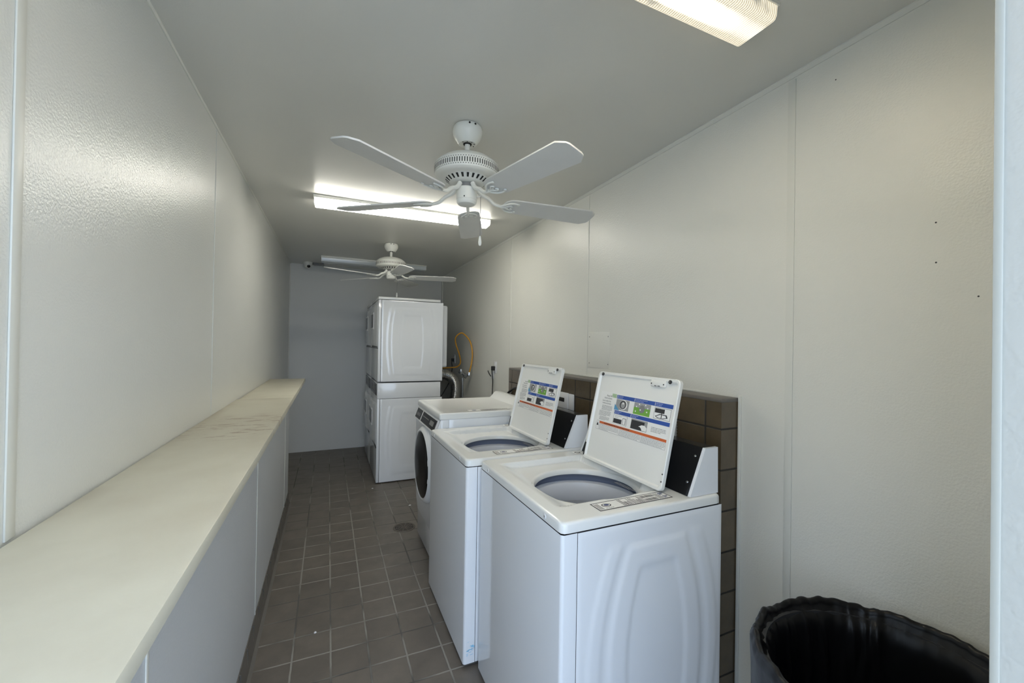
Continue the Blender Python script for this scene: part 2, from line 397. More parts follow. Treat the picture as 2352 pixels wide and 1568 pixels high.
# tiled half wall behind the washers
h = MB(); HX, HY0, HY1, HZ = 1.3986, 1.122, 3.18, 1.278
h.box(HX, XR(1.2) - .001, HY0 + .001, HY1, 0, HZ - .001, PONY)
h.box(HX + .0005, XR(1.2) - .0015, HY0, HY0 + .001, 0, HZ - .002, PONYE)
h.box(HX - .002, XR(1.2) - .001, HY0 - .002, HY1, HZ - .012, HZ + .004, COVE, .004)
struct(h.build('wall_tiled'))
t = MB(); t.box(XR(2) - .012, XR(2), HY0 - .004, HY1, HZ + .004, HZ + .012, TRIM, .002)
t.box(XR(1.1) - .010, XR(1.1) - .0005, HY0 - .014, HY0 - .003, 0, HZ + .012, TRIM, .002); struct(t.build('trim_10'))

# ------------------------------------------------------------------ counter
cm = MB(); bm = bmesh.new()
CZ = 1.1212
cm.box(XL(2) + .002, -.197, Y0 + .02, 2.94, CZ - .030, CZ, COUNTER, .003)
cm.box(XL(3) + .008, -.197, 2.9425, 4.385, CZ - .030, CZ, COUNTER, .003)
cm.box(XL(3) + .009, -.199, 2.935, 2.948, CZ - .028, CZ - .0006, TRIM)
o = cm.build('countertop'); tag(o, 'long cream laminate folding counter along the left wall, with a few brown scuffs', 'counter')

# wall access panel (right wall)
p = MB(); p.box(XR(2.08) - .003, XR(2.08) + .001, 1.968, 2.184, 1.343, 1.562, WALLR, .001)
for y, z in [(1.98, 1.37), (1.98, 1.535), (2.17, 1.37), (2.17, 1.535)]: p.disc((XR(2.08) - .003, y, z), (-1, 0, 0), .0035, .0012, GREYBTN, 10)
tag(p.build('access_panel'), 'small square painted access panel screwed to the right wall above the tiled half wall', 'wall panel')

# ------------------------------------------------------------------ top loading washer
WX, WY, WT, WB = .670, .713, .95, .9167
def rr_point(th, hx, hy, r):
    """ray from centre at angle th to a rounded rectangle"""
    c, s = math.cos(th), math.sin(th)
    lo, hi = 0, 2
    for _ in range(30):
        m = (lo + hi) / 2; x, y = abs(m * c), abs(m * s)
        dx, dy = max(x - (hx - r), 0), max(y - (hy - r), 0)
        inside = x <= hx and y <= hy and (dx * dx + dy * dy <= r * r)
        if inside: lo = m
        else: hi = m
    return lo * c, lo * s
def rring(cx, cy, hx, hy, r, n=8):
    pts = []
    for (sx, sy, a0) in ((1, 1, 0), (-1, 1, 90), (-1, -1, 180), (1, -1, 270)):
        for i in range(n + 1):
            a = math.radians(a0 + 90 * i / n)
            pts.append((cx + sx * (hx - r) + r * math.cos(a), cy + sy * (hy - r) + r * math.sin(a)))
    return pts
def loft(mb, rings, mat, cap0=True, cap1=True, M=None):
    n = len(rings[0]); vs = [p for r in rings for p in r]; fs = []
    for k in range(len(rings) - 1):
        for i in range(n):
            j = (i + 1) % n; fs.append((k * n + i, k * n + j, (k + 1) * n + j, (k + 1) * n + i))
    if cap0: fs.append(tuple(range(n))[::-1])
    if cap1: fs.append(tuple((len(rings) - 1) * n + i for i in range(n)))
    mb.add(vs, fs, mat, M)
def well(x, y):
    return -.024 * sstep(x, .045, .13) * sstep(y, .117, .128) * (1 - sstep(y, .618, .632)) * (1 - sstep(x, .472, .482))
OC = (.302, .326); OR = .206
def emboss(mb, x0, x1, z0, z1, y, xc, zm, W, H, k, amp, mat, nx=72, nz=90, sgn=-1):
    W1, W1b, W2, W3 = W
    def g(w, zt, x, z):
        hw = w - k * (z - zm) ** 2
        return sstep(hw - abs(x - xc), -.007, .007) * sstep(zt - abs(z - zm), -.007, .007)
    vs = []; fs = []
    for j in range(nz + 1):
        for i in range(nx + 1):
            x = x0 + (x1 - x0) * i / nx; z = z0 + (z1 - z0) * j / nz
            hh = amp * (.8 * g(W1, H, x, z) * (1 - g(W1b, H * 2, x, z)) + g(W2, H - .006, x, z) - 1.0 * g(W3, H - .08, x, z))
            e = min(x - x0, x1 - x, z - z0, z1 - z); hh -= .002 * (1 - sstep(e, 0, .003))
            vs.append((x, y + sgn * hh, z))
    for j in range(nz):
        for i in range(nx):
            a = j * (nx + 1) + i; fs.append((a, a + 1, a + nx + 2, a + nx + 1))
    mb.add(vs, fs, mat)
def label_frame(origin, U, V, Nn):
    U, V, Nn = Vector(U).normalized(), Vector(V).normalized(), Vector(Nn).normalized(); O = Vector(origin)
    def F(u, v, l=0): return O + U * u + V * v + Nn * (.0004 + .0003 * l)
    return F
class Sticker:
    def __init__(s, F): s.F = F; s.mb = MB()
    def q(s, u0, v0, u1, v1, mat, l=0): s.mb.quad([s.F(u0, v0, l), s.F(u1, v0, l), s.F(u1, v1, l), s.F(u0, v1, l)], mat)
    def poly(s, pts, mat, l=0): s.mb.quad([s.F(u, v, l) for u, v in pts], mat)
    def ell(s, cu, cv, ru, rv, mat, l=0, n=24): s.poly([(cu + ru * math.cos(2 * PI * i / n), cv + rv * math.sin(2 * PI * i / n)) for i in range(n)], mat, l)
    def text(s, body, u, v, size, mat, l=2, sx=1.0):
        vs, fs = text_mesh(body, size); s.mb.add([s.F(u + p.x * sx, v + p.y, l) for p in vs], fs, mat)
    def lines(s, u0, v0, u1, v1, n, mat, l=1, fill=.5, seed=0):
        rnd = random.Random(seed); st = (v1 - v0) / n
        for i in range(n):
            va = v1 - (i + 1) * st; u = u0; end = u0 + (u1 - u0) * (1 if i < n - 1 else rnd.uniform(.5, .9))
            while u < end - .001:
                w_ = min(rnd.uniform(.003, .011), end - u); s.q(u, va + st * (1 - fill) / 2, u + w_, va + st * (1 + fill) / 2, mat, l); u += w_ + .0016

def make_washer():
    root = thing('washing_machine', '', 'washing machine')
    # dark inner frame behind the sheet metal gaps
    b = MB(); b.box(.006, WX - .006, .006, WY - .006, .012, .60, DARKGAP)
    for (x0, x1, y0, y1) in ((.006, WX - .006, .006, .03), (.006, WX - .006, WY - .03, WY - .006), (.006, .03, .006, WY - .006), (WX - .02, WX - .006, .006, WY - .006)):
        b.box(x0, x1, y0, y1, .60, WB - .001, DARKGAP)
    b.build('inner_frame', root)
    for (x, y) in ((.05, .05), (.05, WY - .05), (WX - .05, .05), (WX - .05, WY - .05)):
        q = MB(); q.lathe([(.018, 0), (.018, .012), (.010, .013), (.010, .02)], (x, y, 0), BLACKM, 16, None, (1, 1)); q.build('levelling_foot', root)
    # front panel wrapping round both corners
    r = .012; th = .0015; prof = [(.054, 0)] + [(r - r * math.sin(a), r - r * math.cos(a)) for a in [PI / 2 * i / 6 for i in range(7)]]
    prof += [(r - r * math.cos(a), WY - r + r * math.sin(a)) for a in [PI / 2 * i / 6 for i in range(7)]] + [(.054, WY)]
    vs = []; fs = []; n = len(prof)
    for z in (.018, WB - .003):
        vs += [(x, y, z) for x, y in prof]
    fs = [(i, i + 1, n + i + 1, n + i) for i in range(n - 1)]
    q = MB(); q.add(vs, fs, ENAMEL)
    q.add([(0 + .004, .02, .018), (.004, WY - .02, .018), (.03, WY - .02, .018), (.03, .02, .018)], [(0, 1, 2, 3)], ENAMEL); q.build('front_panel', root)
    q = MB(); emboss(q, .0565, WX + .003, .018, WB - .0045, -.0012, .373, .45, (.278, .230, .198, .127), .393, .53, .0038, ENAMEL); q.build('side_panel', root)
    q = MB(); q.box(.0565, WX + .003, WY - .003, WY + .001, .018, WB - .008, ENAMEL); q.build('side_panel', root)
    q = MB(); q.box(WX - .002, WX + .002, .004, WY - .004, .018, WB - .006, GALV); q.build('back_panel', root)
    # deck with recessed well and tub opening
    cx, cy = OC; NA = 240; NT = 44; hx0, hy0 = WX / 2, WY / 2; ccx, ccy = WX / 2, WY / 2
    def rr_from(th, inset, r):   # ray from the opening centre to the inset rounded rectangle
        c, s = math.cos(th), math.sin(th); lo, hi = 0, 2; hx, hy = hx0 - inset, hy0 - inset
        for _ in range(26):
            m = (lo + hi) / 2; x, y = abs(cx + m * c - ccx), abs(cy + m * s - ccy)
            dx, dy = max(x - (hx - r), 0), max(y - (hy - r), 0)
            if x <= hx and y <= hy and dx * dx + dy * dy <= r * r: lo = m
            else: hi = m
        return (cx + lo * c, cy + lo * s)
    rings = []
    ri = [(OR - .006, -.046), (OR - .005, -.030), (OR - .001, -.0255), (OR + .005, -.0242)]
    for rr_, dz in ri: rings.append([(cx + rr_ * math.cos(2 * PI * i / NA), cy + rr_ * math.sin(2 * PI * i / NA), WT + dz) for i in range(NA)])
    edge = [rr_from(2 * PI * i / NA, .009, .016) for i in range(NA)]
    for t_ in range(1, NT + 1):
        u = t_ / NT; ring = []
        for i in range(NA):
            a_ = 2 * PI * i / NA; sx, sy = cx + (OR + .005) * math.cos(a_), cy + (OR + .005) * math.sin(a_)
            x = sx + (edge[i][0] - sx) * u; y = sy + (edge[i][1] - sy) * u
            d = math.hypot(x - cx, y - cy) - OR
            hz = well(x, y); hz = min(hz, -.024 * (1 - sstep(d, .004, .014)) if d < .014 else 0)
            ring.append((x, y, WT + hz))
        rings.append(ring)
    for ins, dz, r_ in ((.005, -.001, .018), (.0015, -.004, .018), (0, -.009, .018), (-.0005, -.0325, .018), (.003, -.0335, .018)):
        rings.append([(*rr_from(2 * PI * i / NA, ins, r_), WT + dz) for i in range(NA)])
    q = MB(); loft(q, rings, ENAMEL2, False, False); dk = q.build('top_deck', root, angle=50)
    for y in (.106, .617):
        q = MB(); q.disc((.0, y, .932), (-1, 0, 0), .0085, .002, PLAST); q.disc((-.002, y, .932), (-1, 0, 0), .0035, .0006, INKG); q.build('deck_plug', dk)
    q = MB(); q.box(.060, .078, .172, .196, WT - .018, WT - .0085, PLAST, .003); q.box(.064, .074, .178, .190, WT - .009, WT - .008, DARKGAP); q.build('lid_latch', dk)
    # tub
    q = MB(); q.lathe([(OR - .006, WT - .046), (.245, WT - .050), (.268, WT - .06), (.268, .55), (.02, .50)], (cx, cy, 0), simple('blue_grey_tub', (.30, .33, .42), .35) if 'blue_grey_tub' not in bpy.data.materials else bpy.data.materials['blue_grey_tub'], 72)
    q.build('outer_tub', root)
    q = MB(); q.lathe([(.245, .77), (.250, .82), (.248, .850), (.242, .862), (.228, .868), (.212, .862), (.205, .845), (.205, .79), (.21, .78)], (cx, cy, 0), TUBM, 72)
    dr = q.build('wash_basket', root)
    q = MB(); q.lathe([(.208, .79), (.204, .70), (.204, .56), (.19, .53), (.02, .52)], (cx, cy, 0), STEEL, 72)
    for kk in range(3): q.lathe([(.2035, .72 - kk * .05), (.1995, .715 - kk * .05), (.2035, .71 - kk * .05)], (cx, cy, 0), STEEL, 72)
    q.build('steel_drum', dr)
    q = MB(); q.lathe([(.06, .53), (.05, .56), (.032, .60), (.03, .76), (.022, .785), (.001, .79)], (cx, cy, 0), PLAST, 32)
    for kk in range(4):
        M = Matrix.Translation((cx, cy, 0)) @ Matrix.Rotation(PI / 2 * kk, 4, 'Z'); q.prism([(.02, .53), (.12, .53), (.11, .56), (.045, .64), (.03, .74), (.02, .74)], 'y', -.006, .006, PLAST, M)
    q.build('agitator', dr)
    # console (coin box)
    z0 = WT + .001; z1 = 1.117; y0, y1 = .012, .70
    prof = [(.530, z0), (.668, z0), (.665, z1), (.602, z1)]
    q = MB(); q.prism([(.532, z0), (.666, z0), (.663, z1 - .002), (.604, z1 - .002)], 'y', y0 + .01, y1 - .01, CHARC); con = q.build('coin_console', root)
    for ya, yb in ((y0, y0 + .012), (y1 - .012, y1)):
        q = MB(); q.prism(prof, 'y', ya, yb, ENAMEL); q.build('end_cap', con, label='white slanted end cap')
    d = Vector((.072, 0, .166)).normalized(); nn = Vector((-d.z, 0, d.x))
    q = MB(); a_ = Vector((.530, 0, z0)) + nn * .0015; b_ = Vector((.602, 0, z1)) + nn * .0015
    q.add([(a_.x, y0 + .012, a_.z), (a_.x, y1 - .012, a_.z), (b_.x, y1 - .012, b_.z), (b_.x, y0 + .012, b_.z), (a_.x + .004, y0 + .012, a_.z), (a_.x + .004, y1 - .012, a_.z), (b_.x + .004, y1 - .012, b_.z), (b_.x + .004, y0 + .012, b_.z)],
          [(0, 1, 2, 3), (7, 6, 5, 4), (0, 4, 5, 1), (2, 6, 7, 3), (0, 3, 7, 4), (1, 5, 6, 2)], BLACK)
    fp = q.build('control_panel', con, smooth=False, label='glossy black control panel')
    for y in (y0 + .030, y1 - .03):
        for t_ in (.26, .80):
            q = MB(); pp = a_.lerp(b_, t_); q.disc((pp.x, y, pp.z), nn, .0042, .0022, CHROME, 12); q.build('screw', fp)
    # lid, opened back
    hxr, hz, ang, L, Wd = .458, .957, math.radians(12.8), .412, .499
    V = Vector((math.sin(ang), 0, math.cos(ang))); U = Vector((0, -1, 0)); Nn = Vector((-math.cos(ang), 0, math.sin(ang)))
    O = Vector((hxr, .578, hz))
    ML = Matrix((( U.x, V.x, Nn.x, O.x), (U.y, V.y, Nn.y, O.y), (U.z, V.z, Nn.z, O.z), (0, 0, 0, 1)))
    q = MB(); cu, cv, hu, hv = Wd / 2, L / 2, Wd / 2, L / 2
    def ring(ins, z, r): return [(x, y, z) for x, y in rring(cu, cv, hu - ins, hv - ins, r)]
    loft(q, [ring(.006, -.020, .012), ring(.001, -.017, .016), ring(0, -.012, .017), ring(0, -.002, .017), ring(.002, 0, .016), ring(.011, 0, .010), ring(.0135, -.003, .009), ring(.017, -.009, .008)], LIDM, True, True, ML)
    lid = q.build('lid', root)
    q = MB()
    def LQ(u0, u1, v0, v1, n0, n1, mat, r=.001): q.box(u0, u1, v0, v1, n0, n1, mat, r, 2, ML)
    LQ(.348, .430, .375, .402, -.008, .0008, LIDM, .004)
    for u in (.355, .42): q.disc((u, .386, .0008), (0, 0, 1), .003, .0006, INK, 10, ML)
    LQ(.372, .383, .377, .3795, .0005, .0013, INK, 0); LQ(.39, .402, .377, .3795, .0005, .0013, INK, 0)
    q.build('latch_bracket', lid)
    for u, v in ((.040 - .0, .405 - .003), (.452, .402 - .001)):
        q = MB(); q.disc((u if u > .1 else .036, v - .002, .0002), (0, 0, 1), .0075, .0045, BLACKM, 18, ML); q.disc((u if u > .1 else .036, v - .002, .0047), (0, 0, 1), .0025, .0006, GREYBTN, 10, ML); q.build('rubber_bumper', lid)
    q = MB(); q.box(.0035, .0105, .012, .072, .0, .0022, BLACKM, .001, 2, ML); q.build('hinge_strip', lid, label='black strip at the lower far corner')
    for v in (.035, .062):
        q = MB(); q.disc((.4925, v, .0001), (0, 0, 1), .003, .0008, INK, 10, ML); q.build('hinge_screw', lid)
    # instruction sticker; measured (y, v) -> u = 1.627 - y
    F = label_frame(O + Nn * -.009, U, V, Nn); S = Sticker(F)
    S.q(.038, .142, .479, .322, simple('sticker_white', (.84, .84, .82), .35) if 'sticker_white' not in bpy.data.materials else bpy.data.materials['sticker_white'], 0)
    for (u0, v0, u1, v1) in ((.153, .300, .479, .316), (.153, .233, .477, .248)): S.q(u0, v0, u1, v1, BLUE, 1)
    for u in (.158, .268, .386): S.q(u, .302, u + .002, .314, PAPER, 2); S.lines(u + .005, .302, u + (.075 if u > .2 and u < .3 else .04), .314, 2, simple('pale_print', (.4, .45, .7), .4) if 'pale_print' not in bpy.data.materials else bpy.data.materials['pale_print'], 2, .4, int(u * 999))
    for u in (.156, .262): S.q(u, .235, u + .002, .246, PAPER, 2); S.lines(u + .005, .235, u + .045, .246, 2, bpy.data.materials['pale_print'], 2, .4, int(u * 777))
    S.q(.066, .174, .475, .1845, ORANGE, 1); S.lines(.10, .1755, .33, .1835, 1, INK, 2, .4, 5)
    S.q(.105 + .02, .3005, .150, .3105, PGREEN, 1); S.q(.12, .306, .150, .318, PGREEN, 1)
    # pictures
    S.q(.155, .253, .240, .298, INKG, 1); S.ell(.205, .277, .025, .021, PAPER, 2); S.ell(.202, .277, .021, .0185, INK, 3); S.ell(.203, .276, .014, .014, INKG, 4); S.ell(.203, .283, .005, .004, PAPER, 5)
    S.poly([(.150, .250), (.185, .250), (.150, .275)], LBLUE, 6)
    S.q(.271, .251, .367, .299, GREEN, 1); S.q(.271, .280, .367, .299, INKG, 2)
    for i, (u, v) in enumerate([(.287, .283), (.352, .283), (.302, .294), (.338, .294), (.312, .272), (.35, .268), (.285, .263)]): S.ell(u, v, .0035, .003, PAPER, 4)
    S.ell(.320, .276, .016, .016, GREYBTN, 3)
    S.q(.388, .252, .474, .297, INKG, 1); S.q(.390, .254, .472, .295, PAPER, 2); S.q(.392, .276, .442, .293, INK, 3); S.poly([(.396, .262), (.42, .273), (.455, .273), (.462, .262), (.44, .256), (.41, .256)], INK, 3); S.poly([(.402, .262), (.423, .270), (.45, .270), (.455, .262), (.437, .258), (.413, .258)], PAPER, 4); S.q(.428, .258, .432, .285, INK, 5)
    S.q(.155, .190, .245, .231, INKG, 1); S.q(.157, .1905, .243, .230, PAPER, 2); S.q(.159, .194, .213, .213, INK, 3); S.q(.217, .194, .239, .222, INKG, 3); S.q(.221, .196, .235, .219, PAPER, 4); S.lines(.165, .216, .21, .228, 2, INKG, 3, .3, 3)
    S.q(.271, .190, .366, .231, INKG, 1); S.q(.273, .191, .35, .226, INK, 2); S.poly([(.318, .205), (.335, .213), (.352, .214), (.365, .206), (.364, .192), (.340, .192), (.334, .2), (.328, .204)], PAPER, 3)
    S.lines(.388, .198, .465, .219, 4, INKG, 1, .45, 8)
    # text column
    S.text('Read All', .083, .301, .0115, INK, 1); S.text('Instructions', .068, .290, .0115, INK, 1)
    S.text('Lea todas las', .058, .277, .0115, INK, 1); S.text('instrucciones', .060, .266, .0115, INK, 1)
    S.lines(.062, .236, .135, .260, 5, INKG, 1, .5, 11); S.lines(.050, .210, .132, .234, 5, INKG, 1, .5, 12); S.lines(.058, .190, .128, .208, 4, INKG, 1, .5, 13)
    # warning box
    for (u0, v0, u1, v1) in ((.045, .1455, .475, .1465), (.045, .1455, .046, .1845), (.474, .1455, .475, .174), (.045, .1835, .066, .1845), (.064, .1455, .0645, .184), (.205, .1455, .2055, .174), (.340, .1455, .3405, .174)): S.q(u0, v0, u1, v1, INKG, 2)
    S.poly([(.047, .163), (.063, .163), (.055, .178)], INK, 3)
    for i, (a1, b1) in enumerate(((.067, .203), (.208, .338), (.343, .472))): S.lines(a1, .147, b1, .173, 5, INKG, 1, .38, 20 + i)
    S.mb.build('instruction_sticker', lid, smooth=False, label='white instruction sticker with blue bars, pictures and an orange warning bar')
    # deck label
    F = label_frame((.163, .033, WT), (1, .02, 0), (0, 1, 0), (0, 0, 1)); S = Sticker(F)
    S.q(0, 0, .315, .062, INK, 0); S.q(.004, .0045, .311, .0575, PAPER, 1)
    for i in range(3): S.q(.008 + i * .006, .008, .0105 + i * .006, .052, INK, 2)
    S.ell(.048, .034, .018, .013, INK, 2); S.ell(.048, .034, .014, .010, PAPER, 3); S.ell(.048, .034, .010, .007, NAVY, 4); S.lines(.032, .008, .085, .016, 1, INKG, 2, .5, 3)
    rnd = random.Random(3)
    u = .105
    while u < .20: S.q(u, .006, u + rnd.uniform(.0025, .0045), .054 - rnd.choice((0, 0, .012, .02)), INK, 2); u += rnd.uniform(.006, .009)
    for v in (.008, .034):
        u = .205
        while u < .258: S.q(u, v, u + rnd.uniform(.002, .0035), v + .018, INK, 2); u += rnd.uniform(.0035, .005)
    for i in range(3): S.q(.264 + i * .007, .008, .267 + i * .007, .052, INK, 2)
    for v in (.008, .034): S.lines(.286, v, .308, v + .018, 2, NAVY, 2, .75, int(v * 999))
    S.mb.build('deck_sticker', dk, smooth=False, label='black bordered white sticker on the deck')
    # small print on the sloping rear rim under the lid, sticker at the far rear corner
    F = label_frame((.425, .30, WT - .024), (0, -1, 0), (1, 0, 0), (0, 0, 1)); S = Sticker(F); S.lines(0, 0, .11, .022, 3, INKG, 1, .4, 31); S.mb.build('rating_print', dk, smooth=False)
    F = label_frame((.47, .645, WT), (1, 0, 0), (0, 1, 0), (0, 0, 1)); S = Sticker(F); S.q(0, 0, .045, .045, PAPER, 0); S.ell(.022, .026, .017, .012, INK, 1); S.ell(.022, .026, .011, .006, PAPER, 2); S.lines(.004, .004, .04, .012, 1, INK, 1, .6, 6)
    S.mb.build('corner_sticker', dk, smooth=False)
    return root
def dup(root):
    r = root.copy(); C.objects.link(r)
    def rec(src, dst):
        for ch in list(src.children):
            c_ = ch.copy(); C.objects.link(c_); c_.parent = dst; rec(ch, c_)
    rec(root, r); return r
w1 = make_washer()
w2 = dup(w1)
w1.location = (.6417, 1.049, 0); w2.location = (.583, 1.790, 0)
w1['label'] = 'nearest white top-loading washer with its lid open, beside the trash can'
w2['label'] = 'white top-loading washer with its lid open, in the middle between the other two machines'
for w_ in (w1, w2): w_['group'] = 'open top-loading washers'
# blue scuff on the middle washer's lower near corner (paint mark)
s = MB(); rnd = random.Random(5)
for i in range(15):
    u = rnd.uniform(.002, .028); z = .045 + rnd.gauss(.035, .014); l_ = rnd.uniform(.008, .022)
    x0_ = max(.013, .040 - u); s.quad([(x0_, -.0006 - i * .00003, z), (min(.053, x0_ + l_), -.0006 - i * .00003, z + rnd.uniform(-.004, .006)), (min(.053, x0_ + l_), -.0006 - i * .00003, z + .003), (x0_, -.0006 - i * .00003, z + .0018)], BSCUFF)
s.build('paint_scuff', w2, smooth=False, label='light blue scuff on the lower near corner')

# ------------------------------------------------------------------ front loading washer
def make_front_loader():
    root = thing('washing_machine', 'white front-loading washer with a round black glass door, farthest of the three washers', 'washing machine', (.652, 2.52, 0), None)
    W, D, Z = .683, .71, 1.038
    q = MB(); q.box(.0, D - .02, .004, W - .004, .02, 1.0, ENAMEL, .004); q.build('cabinet', root)
    for (x, y) in ((.08, .05), (.08, W - .05), (D - .07, .05), (D - .07, W - .05)):
        q = MB(); q.lathe([(.018, 0), (.018, .012), (.010, .013), (.010, .03)], (x, y, 0), BLACKM, 16, None, (1, 1)); q.build('levelling_foot', root)
    for y0, y1 in ((-.0015, .004), (W - .004, W + .0015)):
        q = MB(); q.box(.050, D - .02, y0, y1, .02, .998, ENAMEL, .001); q.build('side_panel', root)
    q = MB(); q.box(.0, .0485, -.0015, .004, .02, .998, ENAMEL, .001); q.build('corner_panel', root)
    # front: slightly bowed face, tapering back to the toe
    prof = [(.045, .02), (.012, .10), (-.012, .30), (-.020, .60), (-.022, .885), (-.030, .905), (-.034, .915), (-.008, .985), (-.003, .998), (.02, .998), (.05, .02)]
    q = MB(); q.prism(prof, 'y', .0, W, ENAMEL); q.build('front_panel', root)
    # top
    q = MB()
    rg = []
    for ins, z in ((.0, 1.000), (-.002, 1.006), (-.002, 1.028), (.002, 1.035), (.008, 1.038)):
        rg.append([(x, y, z) for x, y in rring(D / 2 - .01, W / 2, D / 2 + .01 - ins - .01, W / 2 - ins, .012)])
    loft(q, rg, ENAMEL2, True, False)
    rg2 = [rg[-1], [(x, y, 1.0382) for x, y in rring(D / 2 - .03, W / 2, D / 2 - .055, W / 2 - .04, .012)], [(x, y, 1.0365) for x, y in rring(D / 2 - .03, W / 2, D / 2 - .06, W / 2 - .045, .012)]]
    loft(q, rg2, ENAMEL2, False, True)
    tp = q.build('top_panel', root)
    q = MB(); q.prism([(.572, 1.030), (.60, 1.050), (.625, 1.080), (.64, 1.085), (.69, 1.080), (.70, 1.07), (.70, 1.03)], 'y', .004, W - .004, ENAMEL2); q.build('rear_riser', tp)
    F = label_frame((.19, .035, 1.0383), (1, 0, 0), (0, 1, 0), (0, 0, 1)); S = Sticker(F)
    S.q(0, 0, .30, .05, INK, 0); S.q(.0025, .003, .2975, .047, PAPER, 1); S.ell(.045, .026, .016, .012, NAVY, 2); S.lines(.09, .006, .29, .044, 4, INK, 2, .6, 9)
    S.mb.build('deck_sticker', tp, smooth=False)
    # control panel, slanted under the top's front edge
    a_ = Vector((-.0345, 0, .917)); b_ = Vector((-.0085, 0, .984)); d = (b_ - a_).normalized(); nn = Vector((-d.z, 0, d.x))
    def panel(name, y0, y1, t0, t1, off, th, mat, par, lab=None):
        q = MB(); p0 = a_.lerp(b_, t0) + nn * off; p1 = a_.lerp(b_, t1) + nn * off; e0 = p0 + nn * th; e1 = p1 + nn * th
        q.add([(p0.x, y0, p0.z), (p0.x, y1, p0.z), (p1.x, y1, p1.z), (p1.x, y0, p1.z), (e0.x, y0, e0.z), (e0.x, y1, e0.z), (e1.x, y1, e1.z), (e1.x, y0, e1.z)],
              [(0, 1, 2, 3), (7, 6, 5, 4), (0, 4, 5, 1), (2, 6, 7, 3), (0, 3, 7, 4), (1, 5, 6, 2)], mat)
        return q.build(name, par, smooth=False, label=lab)
    cp = panel('control_panel', .03, W - .03, -.12, 1.1, -.001, .004, PLAST, root)
    p1 = panel('coin_slot_plate', .475, W - .04, .02, .98, .003, .002, CHARC, cp, 'small black plate')
    p2 = panel('display', .05, .445, .02, .98, .003, .002, BLACK, cp, 'long black display panel')
    panel('display_print', .10, .20, .3, .72, .0052, .0004, GREYBTN, p2); panel('display_print', .24, .42, .55, .62, .0052, .0004, GREYBTN, p2)
    for k_ in range(4): panel('button_print', .51 + k_ * .03, .525 + k_ * .03, .3, .6, .0052, .0004, GREYBTN, p1)
    # door
    M = Matrix.Translation((-.020, .345, .635)) @ Matrix.Rotation(-PI / 2, 4, 'Y')
    q = MB(); q.lathe([(.262, -.004), (.262, .006), (.256, .016), (.244, .028), (.232, .033), (.225, .031), (.222, .022)], (0, 0, 0), PLAST, 72, M); dr = q.build('door_ring', root, label='white round door frame')
    q = MB(); q.lathe([(.224, .022), (.222, .030), (.20, .036), (.15, .041), (.0001, .045)], (0, 0, 0), simple('dark_door_glass', (.006, .006, .006), .25, spec=.18), 72, M); q.build('door_glass', dr, label='black glass')
    q = MB(); q.box(-.052, -.030 + .012, .128, .147, .56, .72, PLAST, .006); q.build('door_handle', dr)
    q = MB(); q.box(-.0225, -.018, .12, .18, .30, .345, INKG, .002); q.build('drain_flap', root)
    return root
make_front_loader()

# ------------------------------------------------------------------ stacked dryers
def make_stack(w):
    root = thing('stacked_dryer', '', 'clothes dryer')
    D = .668
    for (z0, z1) in ((.0, .885), (1.052, 1.925)):
        q = MB(); q.box(.03, D, .004, w - .004, z0 + .015, z1, DARKGAP); q.box(.0, .028, .0, w, z0 + .012, z1, ENAMEL, .004)
        cab = q.build('dryer_cabinet', root)
        q = MB(); zc_ = (z0 + z1) / 2
        emboss(q, .031, D + .018, z0 + .012, z1 - .001, -.0012, .351, zc_, (.262, .232, .222, .118), .36, .28, .0035, ENAMEL, 60, 70)
        q.build('side_panel', root)
        q = MB(); q.box(.031, D + .018, w - .002, w + .001, z0 + .012, z1 - .001, ENAMEL); q.build('side_panel', root)
    q = MB(); q.box(.0, D, .0, w, .887, 1.050, ENAMEL, .003); mid = q.build('control_section', root)
    q = MB(); q.box(-.006, .0, .06, w - .02, .915, 1.035, CHARC, .002)
    for k_ in range(4): q.box(-.0075, -.0055, .10 + k_ * .13, .17 + k_ * .13, .94, 1.01, GREYBTN)
    q.build('control_panel', mid, label='dark control panel')
    q = MB(); q.box(-.004, D - .012, .0, w, 1.929, 1.958, ENAMEL2, .006); q.build('top_panel', root)
    for base in (0.0, 1.04):
        # door, window, vent slot, kick panel line
        z0 = base + .395; z1 = base + .84
        q = MB(); pr_ = [(-.0005, .045), (-.004, .047), (-.008, .06), (-.016, .11), (-.024, .155), (-.028, .20), (-.029, .26), (-.029, w - .26), (-.028, w - .20), (-.024, w - .15), (-.014, w - .08), (-.006, w - .04), (-.0005, w - .03)]
        loft(q, [[(x * k_, y, z) for x, y in pr_] for k_, z in ((.3, z0), (.75, z0 + .008), (1, z0 + .03), (1, z1 - .03), (.75, z1 - .008), (.3, z1))], ENAMEL); dr = q.build('dryer_door', root, angle=50)
        zw = base + .59
        q = MB(); q.box(-.033, -.024, .20, w - .20, zw - .012, zw + .172, PLAST, .003, 3); fr = q.build('window_frame', dr)
        q = MB(); q.box(-.0345, -.032, .222, w - .222, zw + .008, zw + .152, BLACK, .001); q.build('door_window', fr, label='black glass window')
        q = MB(); q.box(-.004, .0, .0, w, base + .372, base + .378, DARKGAP); q.build('panel_gap', root)
        q = MB(); q.box(-.006, -.0005, .08, w - .06, base + .385, base + .391, DARKGAP); q.build('door_gap', root)
    # rounded hump of the rear cover
    q = MB(); q.box(D + .002, D + .094, .08, w - .06, 1.205, 1.905, PLAST, .022, 4); q.build('rear_cover', root)
    return root
s1 = make_stack(.70); s2 = dup(s1)
s1.location = (.472, 4.475, 0); s2.location = (.472, 5.19, 0)
s1['label'] = 'nearer of two white stacked dryers near the back wall, with its whole side showing'
s2['label'] = 'farther white stacked dryer, right against the back wall behind the nearer one'
for s_ in (s1, s2): s_['group'] = 'stacked dryers by the back wall'

